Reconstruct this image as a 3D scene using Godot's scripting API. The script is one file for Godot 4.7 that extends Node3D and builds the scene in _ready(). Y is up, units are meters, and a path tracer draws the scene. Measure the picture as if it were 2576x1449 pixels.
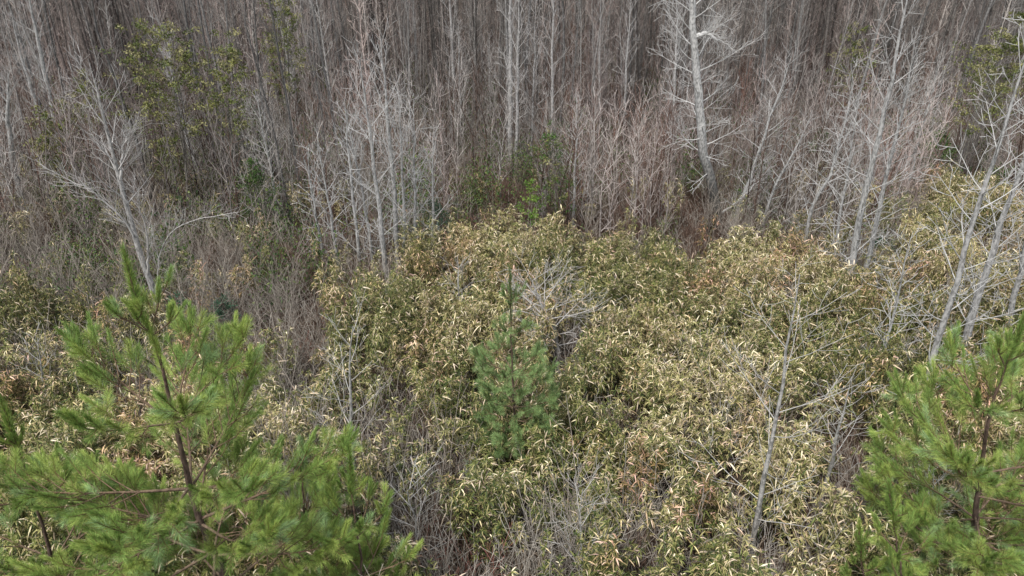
extends Node3D
# Winter woodland edge seen from a drone: cane thicket, young pines, bare hardwoods.

const PITCH := 26.0
const CAM_H := 11.0
const FOCAL := 1724.0            # pixels of a 2576 x 1449 picture
const CX := 1288.0
const CY := 724.5

var rng := RandomNumberGenerator.new()
var taken := {}
var M := {}
var hills := FastNoiseLite.new()
var patchy := FastNoiseLite.new()
var clumpy := FastNoiseLite.new()
var mounds := FastNoiseLite.new()
var cane_edge := PackedVector2Array()
var brush_spots: Array = []

# ------------------------------------------------------------------ mesh buffer
class Buf:
	var v := PackedVector3Array()
	var n := PackedVector3Array()
	var c := PackedColorArray()
	var i := PackedInt32Array()
	var smooth := true

	func tube(p: PackedVector3Array, r: PackedFloat32Array, sides: int, c0: Color, c1: Color) -> void:
		var m := p.size()
		var d := (p[1] - p[0]).normalized()
		var u := d.cross(Vector3(0.31, 0.17, 0.93)).normalized()
		var first := v.size()
		for k in m:
			if k > 0:
				d = (p[mini(k + 1, m - 1)] - p[k - 1]).normalized()
				u = (u - d * u.dot(d)).normalized()
			var w := d.cross(u)
			var col := c0.lerp(c1, float(k) / (m - 1))
			for j in sides:
				var a := TAU * j / sides
				var o := u * cos(a) + w * sin(a)
				v.append(p[k] + o * r[k])
				if smooth:
					n.append(o)
				c.append(col)
		for k in m - 1:
			for j in sides:
				var a := first + k * sides + j
				var b := first + k * sides + (j + 1) % sides
				i.append_array([a, a + sides, b, b, a + sides, b + sides])

	# a lanceolate blade folded along its midrib, arching down by sag
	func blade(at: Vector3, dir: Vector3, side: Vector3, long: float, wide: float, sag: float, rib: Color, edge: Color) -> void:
		var f := v.size()
		var up := side.cross(dir).normalized()
		v.append(at); c.append(rib)
		for k in 2:
			var t := 0.3 + 0.38 * k
			var mid := at + dir * (long * t) - Vector3(0, sag * t * t * long, 0)
			var h := side * (wide * 0.5 * (1.0 if k == 0 else 0.78))
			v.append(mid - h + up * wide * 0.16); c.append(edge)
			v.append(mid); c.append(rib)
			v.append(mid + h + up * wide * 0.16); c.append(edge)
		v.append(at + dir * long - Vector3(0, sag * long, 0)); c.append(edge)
		i.append_array([f, f + 2, f + 1, f, f + 3, f + 2, f + 1, f + 2, f + 4, f + 2, f + 5, f + 4, f + 2, f + 3, f + 5, f + 3, f + 6, f + 5, f + 4, f + 5, f + 7, f + 5, f + 6, f + 7])

	# a small broad leaf: a folded diamond
	func leaf(at: Vector3, dir: Vector3, side: Vector3, long: float, wide: float, col: Color) -> void:
		var f := v.size()
		var up := side.cross(dir).normalized()
		v.append_array([at, at + dir * long * 0.5 - side * wide * 0.5 + up * wide * 0.2, at + dir * long, at + dir * long * 0.5 + side * wide * 0.5 + up * wide * 0.2])
		for k in 4: c.append(col)
		i.append_array([f, f + 2, f + 1, f, f + 3, f + 2])

	func needle(at: Vector3, dir: Vector3, droop: Vector3, long: float, wide: float, c0: Color, c1: Color) -> void:
		var f := v.size()
		var s := dir.cross(droop + Vector3(0.1, 0.2, 0.05)).normalized() * wide * 0.5
		var mid := at + dir * long * 0.55
		var tip := at + dir * long + droop * long * 0.22
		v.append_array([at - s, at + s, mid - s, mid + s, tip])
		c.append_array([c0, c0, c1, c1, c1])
		i.append_array([f, f + 2, f + 1, f + 1, f + 2, f + 3, f + 2, f + 4, f + 3])

	func mesh(m: Material) -> ArrayMesh:
		var a := []
		a.resize(Mesh.ARRAY_MAX)
		a[Mesh.ARRAY_VERTEX] = v
		if smooth and n.size() == v.size():
			a[Mesh.ARRAY_NORMAL] = n
		a[Mesh.ARRAY_COLOR] = c
		a[Mesh.ARRAY_INDEX] = i
		var me := ArrayMesh.new()
		me.add_surface_from_arrays(Mesh.PRIMITIVE_TRIANGLES, a)
		me.surface_set_material(0, m)
		return me

# ------------------------------------------------------------------ naming and tree building helpers
func numbered(called: String) -> String:
	var k: int = taken.get(called, 0)
	taken[called] = k + 1
	return called if k == 0 else "%s_%03d" % [called, k]

func tag(o: Node, label: String, category: String, group := "", kind := "") -> void:
	if label: o.set_meta("label", label)
	if category: o.set_meta("category", category)
	if group: o.set_meta("group", group)
	if kind: o.set_meta("kind", kind)

func thing(called: String, label: String, category: String, at: Vector3, group := "", kind := "") -> Node3D:
	var o := Node3D.new()
	o.name = numbered(called)
	o.position = at
	add_child(o)
	tag(o, label, category, group, kind)
	return o

func part(called: String, me: Mesh, parent: Node3D, kind := "") -> MeshInstance3D:
	var o := MeshInstance3D.new()
	o.name = called
	o.mesh = me
	parent.add_child(o, true)
	if kind: o.set_meta("kind", kind)
	return o

func scatter(called: String, me: Mesh, where: Array, tints: Array, parent: Node3D) -> void:
	if where.is_empty(): return
	var mm := MultiMesh.new()
	mm.transform_format = MultiMesh.TRANSFORM_3D
	mm.use_colors = tints.size() > 0
	mm.mesh = me
	mm.instance_count = where.size()
	for k in where.size():
		mm.set_instance_transform(k, where[k])
		if tints.size(): mm.set_instance_color(k, tints[k])
	var o := MultiMeshInstance3D.new()
	o.name = called
	o.multimesh = mm
	parent.add_child(o, true)
	o.set_meta("kind", "stuff")

func R(a: float, b: float) -> float:
	return rng.randf_range(a, b)

func unit() -> Vector3:
	var y := R(-1, 1)
	var a := R(0, TAU)
	var s := sqrt(1 - y * y)
	return Vector3(cos(a) * s, y, sin(a) * s)

# ------------------------------------------------------------------ the lie of the land, and where the camera's picture meets it
func land(x: float, z: float) -> float:
	var d := -z
	var rise := 0.0
	if d > 34.0: rise = 0.075 * (d - 34.0) * smoothstep(34.0, 60.0, d)
	if d > 150.0: rise = 0.075 * 116.0 + (d - 150.0) * 0.01
	return hills.get_noise_2d(x, z) * 0.55 + rise

func ray(px: float, py: float) -> Vector3:
	var a := deg_to_rad(PITCH)
	var f := Vector3(0, -sin(a), -cos(a))
	var u := Vector3(0, cos(a), -sin(a))
	return f + Vector3.RIGHT * ((px - CX) / FOCAL) - u * ((py - CY) / FOCAL)

func ground(px: float, py: float, h := 0.0) -> Vector3:
	var d := ray(px, py)
	var t := 4.0
	while t < 300.0:
		var p := Vector3(0, CAM_H, 0) + d * t
		if p.y < land(p.x, p.z) + h:
			return Vector3(p.x, land(p.x, p.z), p.z)
		t += 0.05
	return Vector3(0, CAM_H, 0) + d * 300.0

func at_z(px: float, py: float, z: float) -> Vector3:
	var d := ray(px, py)
	return Vector3(0, CAM_H, 0) + d * (z / d.z)

# ------------------------------------------------------------------ materials
func noise_tex(freq: float, ramp: Array, seed_: int, size := 512, octaves := 4) -> NoiseTexture2D:
	var f := FastNoiseLite.new()
	f.seed = seed_
	f.noise_type = FastNoiseLite.TYPE_SIMPLEX_SMOOTH
	f.frequency = freq
	f.fractal_octaves = octaves
	var g := Gradient.new()
	g.offsets = PackedFloat32Array(ramp.map(func(r): return r[0]))
	g.colors = PackedColorArray(ramp.map(func(r): return r[1]))
	var t := NoiseTexture2D.new()
	t.width = size
	t.height = size
	t.seamless = true
	t.noise = f
	t.color_ramp = g
	return t

func mat(rough: float, back := 0.0, tint := Color.WHITE) -> StandardMaterial3D:
	var m := StandardMaterial3D.new()
	m.vertex_color_use_as_albedo = true
	m.albedo_color = tint
	m.roughness = rough
	m.metallic_specular = 0.3
	m.cull_mode = BaseMaterial3D.CULL_DISABLED
	if back > 0.0:
		m.backlight_enabled = true
		m.backlight = Color(back, back, back)
	return m

func materials() -> void:
	var g := func(x): return Color(x, x, x)
	var bark := mat(0.92)
	bark.albedo_texture = noise_tex(0.02, [[0.0, g.call(0.55)], [0.4, g.call(0.74)], [0.55, g.call(0.93)], [1.0, g.call(1.0)]], 3)
	bark.uv1_triplanar = true
	bark.uv1_world_triplanar = true
	bark.uv1_scale = Vector3(1.4, 0.5, 1.4)
	bark.heightmap_enabled = true
	bark.heightmap_texture = noise_tex(0.05, [[0.0, g.call(0.0)], [1.0, g.call(1.0)]], 5)
	bark.heightmap_scale = 1.0
	M.bark = bark
	M.twig = mat(0.9)
	M.cane = mat(0.48, 0.15)
	M.leaf = mat(0.45, 0.35)
	M.needle = mat(0.5, 0.25)
	var litter := StandardMaterial3D.new()
	litter.roughness = 0.95
	litter.albedo_texture = noise_tex(0.035, [[0.0, Color(0.13, 0.10, 0.085)], [0.45, Color(0.21, 0.16, 0.135)], [0.6, Color(0.28, 0.21, 0.17)], [1.0, Color(0.38, 0.29, 0.23)]], 9, 1024, 5)
	litter.uv1_triplanar = true
	litter.uv1_world_triplanar = true
	litter.uv1_scale = Vector3(0.35, 0.35, 0.35)
	litter.heightmap_enabled = true
	litter.heightmap_texture = noise_tex(0.06, [[0.0, g.call(0.0)], [1.0, g.call(1.0)]], 12)
	litter.heightmap_scale = 4.0
	M.litter = litter

# ------------------------------------------------------------------ bare hardwoods
# one shoot with its side shoots: wood runs from at along dir, bending towards the light
func grow(b: Buf, at: Vector3, dir: Vector3, long: float, r: float, order: int, st: Dictionary, tint: Color) -> void:
	var seg := 5 if order == 0 else (3 if order == 1 else 2)
	var p := PackedVector3Array([at])
	var rr := PackedFloat32Array([r])
	var d := dir
	var here := at
	for k in seg:
		d = (d + unit() * st.kink * (0.6 if order == 0 else 1.0) + Vector3(0, st.lift / seg, 0)).normalized()
		here += d * long / seg
		p.append(here)
		rr.append(lerpf(r, st.tip, pow((k + 1.0) / seg, 0.8)))
	var shade := R(0.86, 1.1)
	var c0 := tint * shade
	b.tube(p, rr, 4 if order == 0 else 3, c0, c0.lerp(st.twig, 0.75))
	if order >= st.orders: return
	var count := int(ceil(long * (st.dens if order == 0 else st.dens * 1.25)))
	var roll := R(0, TAU)
	for k in count:
		var t := lerpf(0.16 if order == 0 else 0.25, 0.96, (k + R(0.1, 0.9)) / count)
		var f := t * seg
		var s := mini(int(f), seg - 1)
		var q := p[s].lerp(p[s + 1], f - s)
		var ax := (p[s + 1] - p[s]).normalized()
		roll += PI + R(-0.9, 0.9)
		var u := ax.cross(Vector3(0.2, 1.0, 0.1)).normalized()
		var w := ax.cross(u)
		var away := deg_to_rad(R(28, 58))
		var dd := ax * cos(away) + (u * cos(roll) + w * sin(roll)) * sin(away)
		var ll: float = ((1.0 - t) * long * 0.52 + R(0.12, 0.32)) * st.spread
		grow(b, q, dd, ll, maxf(lerpf(rr[s], rr[s + 1], f - s) * 0.6, st.tip), order + 1, st, tint)

func style(over := {}) -> Dictionary:
	var st := {"from": 0.22, "limbs": 26, "long": 0.22, "low": 68.0, "high": 32.0, "kink": 0.11, "lift": 0.35, "tip": 0.0042, "orders": 2, "dens": 3.6, "spread": 1.0, "dark_to": 0.2, "thick": 0.36, "cap": 0.022, "fade": 1.0,
		"bark": Color(0.40, 0.39, 0.375), "base": Color(0.33, 0.315, 0.29), "twig": Color(0.40, 0.38, 0.37)}
	st.merge(over, true)
	return st

# path: points of the trunk relative to its foot. Returns [trunk mesh, [limb meshes]]
func hardwood(path: PackedVector3Array, r: float, st: Dictionary, joined: bool) -> Array:
	var tb := Buf.new()
	var curve := Curve3D.new()
	for q in path: curve.add_point(q)
	var total := curve.get_baked_length()
	var p := PackedVector3Array()
	var rr := PackedFloat32Array()
	var n := maxi(10, int(total * 1.6)) if not joined else 9
	for k in n + 1:
		var t := float(k) / n
		var q := curve.sample_baked(total * t, true)
		if k > 0 and k < n: q += Vector3(R(-1, 1), 0, R(-1, 1)) * minf(0.035, r * 0.45)
		p.append(q)
		rr.append(maxf(r * pow(1.0 - t, 0.62) * (1.0 + 0.35 * exp(-t * total / 0.5)), 0.008))
	var dark: Color = st.base
	var m := int(n * st.dark_to)
	if m >= 2:
		tb.tube(p.slice(0, m), rr.slice(0, m), 7 if not joined else 5, dark, dark)
		var e := mini(m + int(st.fade), n - 1)
		tb.tube(p.slice(m - 1, e + 1), rr.slice(m - 1, e + 1), 7 if not joined else 5, dark, st.bark)
		m = e
		tb.tube(p.slice(m), rr.slice(m), 7 if not joined else 5, st.bark, st.bark * 1.05)
	else:
		tb.tube(p, rr, 5, dark, st.bark)
	var limbs := []
	var b := Buf.new()
	var az := R(0, TAU)
	for k in int(st.limbs):
		var t := lerpf(st.from, 0.985, pow((k + R(0.0, 0.8)) / st.limbs, 0.9))
		var f := t * n
		var s := mini(int(f), n - 1)
		var q := p[s].lerp(p[s + 1], f - s)
		az += 2.4 + R(-0.5, 0.5)
		var up := deg_to_rad(lerpf(st.low, st.high, t) + R(-10, 10))
		var d := Vector3(cos(az) * sin(up), cos(up), sin(az) * sin(up))
		var lt: float = (t - st.from) / (1.0 - st.from)
		var ll: float = total * st.long * (0.35 + 0.9 * sin(PI * clampf(0.22 + lt * 0.72, 0, 1))) * R(0.6, 1.1)
		if not joined: b = Buf.new()
		grow(b, q, d, ll, clampf(lerpf(rr[s], rr[s + 1], f - s) * st.thick, 0.007, st.cap), 0, st, st.bark)
		if not joined: limbs.append(b.mesh(M.twig))
	if joined: limbs.append(b.mesh(M.twig))
	return [tb.mesh(M.bark), limbs]

func bare_tree(label: String, px: Array, width: float, over := {}, group := "", hb := 0.6) -> Node3D:
	# px: picture points up the trunk, the first where it leaves the growth around its foot (hb above the ground)
	var foot := ground(px[0][0], px[0][1], hb)
	var path := PackedVector3Array([Vector3.ZERO])
	var dz: float = over.get("dz", 0.0)
	for k in range(1, px.size()):
		var q := at_z(px[k][0], px[k][1], foot.z + dz * k / (px.size() - 1.0))
		path.append(q - foot)
	var dist := (foot - Vector3(0, CAM_H, 0)).length()
	var o := thing(over.get("called", "bare_tree"), label, over.get("cat", "tree"), foot, group)
	var made := hardwood(path, width * 0.5 / FOCAL * dist, style(over), false)
	part("trunk", made[0], o)
	for l in made[1]: part("limb", l, o)
	return o

# a limb drawn through given picture points, added to a tree
func own_limb(o: Node3D, px: Array, r: float, over := {}, dz := 0.0) -> void:
	var st := style(over)
	var b := Buf.new()
	var curve := Curve3D.new()
	for k in px.size():
		var here := at_z(px[k][0], px[k][1], o.position.z + dz * k / (px.size() - 1.0)) - o.position
		var next := at_z(px[mini(k + 1, px.size() - 1)][0], px[mini(k + 1, px.size() - 1)][1], o.position.z + dz * mini(k + 1, px.size() - 1) / (px.size() - 1.0)) - o.position
		var last := at_z(px[maxi(k - 1, 0)][0], px[maxi(k - 1, 0)][1], o.position.z + dz * maxi(k - 1, 0) / (px.size() - 1.0)) - o.position
		curve.add_point(here, (last - next) * 0.16, (next - last) * 0.16)
	var p := PackedVector3Array()
	var rr := PackedFloat32Array()
	var n := 18
	for k in n + 1:
		p.append(curve.sample_baked(curve.get_baked_length() * k / n, true) + unit() * 0.03 * minf(k, 1))
		rr.append(lerpf(r, 0.006, float(k) / n))
	b.tube(p, rr, 5, st.bark, st.twig)
	for k in range(3, n + 1):
		for j in 2:
			var q := p[k - 1].lerp(p[k], R(0, 1))
			var ax := (p[k] - p[k - 1]).normalized()
			grow(b, q, (ax + unit() * 0.7).normalized(), R(0.4, 1.0) * (1.2 - 0.6 * k / n), 0.006, 1, st, st.bark)
	part("limb", b.mesh(M.twig), o)

# ------------------------------------------------------------------ pines
func tuft_mesh(long: float, count: int, m: Material, needle: float, wide: float, open: float, shut: float, c0: Color, c1: Color) -> ArrayMesh:
	var b := Buf.new()
	b.smooth = false
	b.tube(PackedVector3Array([Vector3(0, -0.03, 0), Vector3(0, long * 0.5, 0), Vector3(0, long, 0)]), PackedFloat32Array([0.007, 0.006, 0.003]), 4, Color(0.13, 0.075, 0.04), Color(0.22, 0.19, 0.07))
	for k in count:
		var t := pow(R(0, 1), 0.85)
		var a := R(0, TAU)
		var out := Vector3(cos(a), 0, sin(a))
		var ang := deg_to_rad(lerpf(open, shut, t) + R(-12, 12))
		var d := Vector3.UP * cos(ang) + out * sin(ang)
		var col := c0.lerp(c1, R(0, 1))
		if R(0, 1) < 0.06: col = Color(0.34, 0.31, 0.10)
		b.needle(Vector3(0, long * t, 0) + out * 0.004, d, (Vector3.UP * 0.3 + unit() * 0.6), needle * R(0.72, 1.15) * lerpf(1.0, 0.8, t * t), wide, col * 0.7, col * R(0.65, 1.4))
	return b.mesh(m)

func aim(d: Vector3, s: float) -> Basis:
	var y := d.normalized()
	var x := y.cross(Vector3(R(-1, 1), R(-1, 1), R(-1, 1))).normalized()
	return Basis(x * s, y * s, x.cross(y) * s)

func tuft(parent: Node3D, at: Vector3, d: Vector3, s: float, kinds: Array) -> void:
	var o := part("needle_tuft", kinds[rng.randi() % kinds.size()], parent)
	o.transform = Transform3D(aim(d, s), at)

func pine(label: String, foot: Vector3, path: PackedVector3Array, r: float, o_: Dictionary) -> Node3D:
	var st := {"bare": 0.9, "reach": 2.2, "slope": 0.55, "step": 0.8, "ring": 5, "steep": 35.0, "flat": 80.0, "kinds": "", "size": 1.0, "low": 0.4, "lead": 1.0, "side": 3, "sub": 4.2, "least": 0.35}
	st.merge(o_, true)
	var kinds: Array = M["tufts" + st.kinds]
	var shoots: Array = M["shoots" + st.kinds]
	var o := thing("pine_tree", label, "pine", foot)
	var curve := Curve3D.new()
	for q in path: curve.add_point(q)
	var total := curve.get_baked_length()
	var n := 26
	var p := PackedVector3Array()
	var rr := PackedFloat32Array()
	for k in n + 1:
		var t := float(k) / n
		p.append(curve.sample_baked(total * t, true) + Vector3(R(-1, 1), 0, R(-1, 1)) * 0.012)
		rr.append(maxf(r * pow(1 - t, 0.9), 0.011))
	var tb := Buf.new()
	tb.tube(p, rr, 8, Color(0.075, 0.065, 0.06), Color(0.17, 0.11, 0.08))
	var trunk := part("trunk", tb.mesh(M.bark), o)
	# needles up the leader
	var k := 0.0
	var lead: float = st.lead
	while k < lead:
		var q := curve.sample_baked(total - k - 0.22 * st.size, true)
		tuft(trunk, q, (curve.sample_baked(total - k, true) - q).normalized() + unit() * 0.06, 1.05 * st.size, shoots)
		k += 0.16
	var down: float = st.bare
	var ring := 0
	while down < total - st.low:
		var base_az := R(0, TAU)
		for j in int(st.ring):
			var dn := down + R(-0.07, 0.07)
			var q := curve.sample_baked(total - dn, true)
			var az: float = base_az + TAU * (j + R(-0.25, 0.25)) / st.ring
			var depth := clampf(dn / 4.5, 0, 1)
			var ang := deg_to_rad(lerpf(st.steep, st.flat, pow(depth, 0.85)) + R(-9, 9))
			var long := minf(st.reach, maxf(0.24, st.slope * (dn - 0.25))) * R(0.78, 1.12)
			pine_branch(o, q, Vector3(cos(az) * sin(ang), cos(ang), sin(az) * sin(ang)), long, st, kinds, shoots)
		down += st.step * R(0.85, 1.15) * (0.72 if ring > 1 else 1.4)
		ring += 1
	return o

func pine_branch(o: Node3D, at: Vector3, dir: Vector3, long: float, st: Dictionary, kinds: Array, shoots: Array) -> void:
	var seg := 7
	var p := PackedVector3Array([at])
	var rr := PackedFloat32Array()
	var r0 := 0.006 + 0.008 * long
	var d := dir
	var here := at
	rr.append(r0)
	for k in seg:
		var t := (k + 1.0) / seg
		d = (d + unit() * 0.07 + Vector3(0, 0.14 * t * t, 0)).normalized()
		here += d * long / seg
		p.append(here)
		rr.append(lerpf(r0, 0.006, t))
	var b := Buf.new()
	b.tube(p, rr, 5, Color(0.20, 0.145, 0.105), Color(0.19, 0.12, 0.07))
	var spots := [[here - d * 0.12, (d + Vector3(0, 0.55, 0)).normalized(), 1.0, shoots]]
	for k in int(st.side):
		var q := here - d * R(0.03, 0.16)
		spots.append([q, (d * 0.8 + unit() * 0.6 + Vector3(0, 0.7, 0)).normalized(), R(0.55, 0.85), shoots])
	# second-order branchlets along the outer part, each ending in a few tufts
	var sub := int(long * st.sub * clampf(long * 0.65, 0.55, 1.1))
	for k in sub:
		var t := lerpf(0.24, 0.93, (k + R(0.2, 0.8)) / sub)
		var f := t * seg
		var s := mini(int(f), seg - 1)
		var q := p[s].lerp(p[s + 1], f - s)
		var ax := (p[s + 1] - p[s]).normalized()
		var u := ax.cross(Vector3.UP).normalized() * (1 if k % 2 else -1)
		var dd := (ax * 0.75 + u * R(0.4, 0.9) + Vector3(0, R(-0.1, 0.45), 0)).normalized()
		var ll := R(0.12, 0.3) + 0.28 * long * (1 - t)
		var e := q + dd * ll * 0.6
		var e2 := e + (dd + Vector3(0, 0.45, 0)).normalized() * ll * 0.4
		b.tube(PackedVector3Array([q, e, e2]), PackedFloat32Array([rr[s] * 0.6, 0.006, 0.005]), 4, Color(0.19, 0.13, 0.09), Color(0.19, 0.12, 0.07))
		var tipd := (dd + Vector3(0, 0.55, 0)).normalized()
		spots.append([e2 - tipd * 0.08, tipd, R(0.7, 1.0), shoots if R(0, 1) < 0.55 else kinds])
		spots.append([e, (dd + unit() * 0.7).normalized(), R(0.7, 1.0), kinds])
		if R(0, 1) < 0.3: spots.append([q.lerp(e, 0.3), (ax + unit() * 0.8).normalized(), R(0.6, 0.9), kinds])
		if R(0, 1) < 0.6: spots.append([e2 - tipd * 0.05, (tipd + unit() * 0.8).normalized(), R(0.6, 0.85), kinds])
	var me := part("branch", b.mesh(M.bark), o)
	for s in spots: tuft(me, s[0], s[1], s[2] * st.size * clampf(st.least + long * 0.75, 0.5, 1.0), s[3])

# ------------------------------------------------------------------ cane, brush, evergreen shrubs
func cane_meshes() -> Array:
	var out := []
	for kind in 12:
		var stem := Buf.new()
		var lf := Buf.new()
		lf.smooth = false
		var dry: float = [0.35, 0.5, 0.6, 0.45, 0.75, 0.3, 0.55, 0.9, 0.4, 0.65, 0.5, 0.2][kind]
		for s in 3:
			var foot := Vector3(R(-0.13, 0.13), 0, R(-0.13, 0.13))
			var h := R(1.45, 2.05)
			var lean := Vector3(R(-0.2, 0.2), 0, R(-0.2, 0.2))
			var top := foot + Vector3(0, h, 0) + lean
			var mid := foot + Vector3(0, h * 0.55, 0) + lean * 0.35
			stem.tube(PackedVector3Array([foot, mid, top]), PackedFloat32Array([0.0085, 0.0065, 0.003]), 4, Color(0.10, 0.085, 0.05), Color(0.19, 0.175, 0.08))
			for f in 10:
				var t := lerpf(0.5, 1.0, pow(f / 9.0, 0.7))
				var q := foot.lerp(mid, t / 0.55) if t < 0.55 else mid.lerp(top, (t - 0.55) / 0.45)
				var a := R(0, TAU)
				var out_d := Vector3(cos(a), R(0.7, 1.8), sin(a)).normalized()
				var hub := q + out_d * R(0.03, 0.2) * (1.0 if f < 9 else 0.2)
				stem.tube(PackedVector3Array([q, hub]), PackedFloat32Array([0.004, 0.0025]), 3, Color(0.22, 0.19, 0.09), Color(0.26, 0.24, 0.10))
				var blades := 6 + rng.randi() % 4
				var fan := R(0, TAU)
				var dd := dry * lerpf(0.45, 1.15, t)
				for k in blades:
					fan += TAU / blades + R(-0.5, 0.5)
					var u := out_d.cross(Vector3(0.3, 0.2, 0.9)).normalized()
					var w := out_d.cross(u)
					var open := deg_to_rad(R(12, 68))
					var d := (out_d * cos(open) + (u * cos(fan) + w * sin(fan)) * sin(open)).normalized()
					var side := d.cross(Vector3.UP + unit() * 0.5).normalized()
					var x := R(0, 1)
					var rib: Color
					var edge: Color
					var long := R(0.085, 0.185)
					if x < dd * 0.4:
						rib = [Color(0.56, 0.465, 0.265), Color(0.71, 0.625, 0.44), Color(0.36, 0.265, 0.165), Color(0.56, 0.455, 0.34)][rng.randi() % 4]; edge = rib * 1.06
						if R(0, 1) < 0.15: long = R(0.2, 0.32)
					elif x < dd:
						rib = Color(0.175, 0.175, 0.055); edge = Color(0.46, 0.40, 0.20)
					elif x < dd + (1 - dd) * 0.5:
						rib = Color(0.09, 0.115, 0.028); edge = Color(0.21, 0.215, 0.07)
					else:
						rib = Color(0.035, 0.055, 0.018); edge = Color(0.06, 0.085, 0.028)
					var lv := R(0.8, 1.15)
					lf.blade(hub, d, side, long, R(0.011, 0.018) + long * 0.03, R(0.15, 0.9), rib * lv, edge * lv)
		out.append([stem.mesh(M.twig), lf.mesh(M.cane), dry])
	return out

func brush_mesh(h: float, stems: int, c0: Color, c1: Color, lean: float) -> ArrayMesh:
	var b := Buf.new()
	b.smooth = false
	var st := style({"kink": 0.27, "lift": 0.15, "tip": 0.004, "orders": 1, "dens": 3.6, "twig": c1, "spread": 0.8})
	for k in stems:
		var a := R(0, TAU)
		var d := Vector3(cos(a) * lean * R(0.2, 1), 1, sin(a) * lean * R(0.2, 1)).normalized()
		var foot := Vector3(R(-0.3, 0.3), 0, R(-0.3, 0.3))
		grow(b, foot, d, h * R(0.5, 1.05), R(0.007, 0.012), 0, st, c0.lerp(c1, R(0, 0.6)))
	return b.mesh(M.twig)

# an evergreen shrub or small tree: crooked stems, leaves in sprays with gaps between
func evergreen(label: String, foot: Vector3, h: float, wide: float, count: int, size: float, cols: Array, o_: Dictionary = {}) -> Node3D:
	var o := thing(o_.get("called", "evergreen_shrub"), label, o_.get("cat", "shrub"), foot, o_.get("group", ""))
	var from: float = o_.get("from", 0.15)
	var wood := Buf.new()
	var lf := Buf.new()
	lf.smooth = false
	var lean := Vector3(R(-0.1, 0.1), 0, R(-0.1, 0.1)) * h
	var lt: Vector3 = o_.get("lean", lean)
	var stems: int = o_.get("stems", 2)
	for s in stems:
		var base := Vector3(R(-0.12, 0.12), 0, R(-0.12, 0.12)) * (stems - 1)
		var p := PackedVector3Array()
		var rr := PackedFloat32Array()
		for k in 8:
			p.append(base + lt * pow(k / 7.0, 1.3) + Vector3(R(-1, 1), 0, R(-1, 1)) * 0.012 * h + Vector3(0, h * k / 7.0 * (1.0 - 0.12 * s), 0))
			rr.append(lerpf(0.008 + 0.0055 * h, 0.006, k / 7.0))
		wood.tube(p, rr, 5, Color(0.27, 0.25, 0.225), Color(0.22, 0.2, 0.16))
		var sprays := count / stems / 26
		for k in sprays:
			var t := lerpf(from, 1.0, pow(R(0, 1), 0.8))
			var f := t * 7
			var i := mini(int(f), 6)
			var q := p[i].lerp(p[i + 1], f - i)
			var a := R(0, TAU)
			var reach := wide * sin(PI * clampf(lerpf(0.25, 0.95, (t - from) / (1 - from)), 0, 1)) * R(0.25, 1.0)
			var e := q + Vector3(cos(a) * reach, R(0.05, 0.6) * reach, sin(a) * reach)
			wood.tube(PackedVector3Array([q, q.lerp(e, 0.5) + unit() * 0.05, e]), PackedFloat32Array([0.009, 0.006, 0.004]), 3, Color(0.24, 0.21, 0.18), Color(0.2, 0.17, 0.11))
			var tone: Color = cols[rng.randi() % cols.size()]
			for j in 26:
				var ld := ((e - q).normalized() * 0.5 + unit()).normalized()
				var at := q.lerp(e, R(0.5, 1.08)) + unit() * R(0.02, 0.16) * minf(1.0, wide)
				lf.leaf(at, ld, ld.cross(unit()).normalized(), size * R(0.7, 1.25), size * R(0.34, 0.5), tone * R(0.7, 1.3))
	part("stem", wood.mesh(M.bark), o)
	part("foliage", lf.mesh(M.leaf), o, "stuff")
	return o

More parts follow.
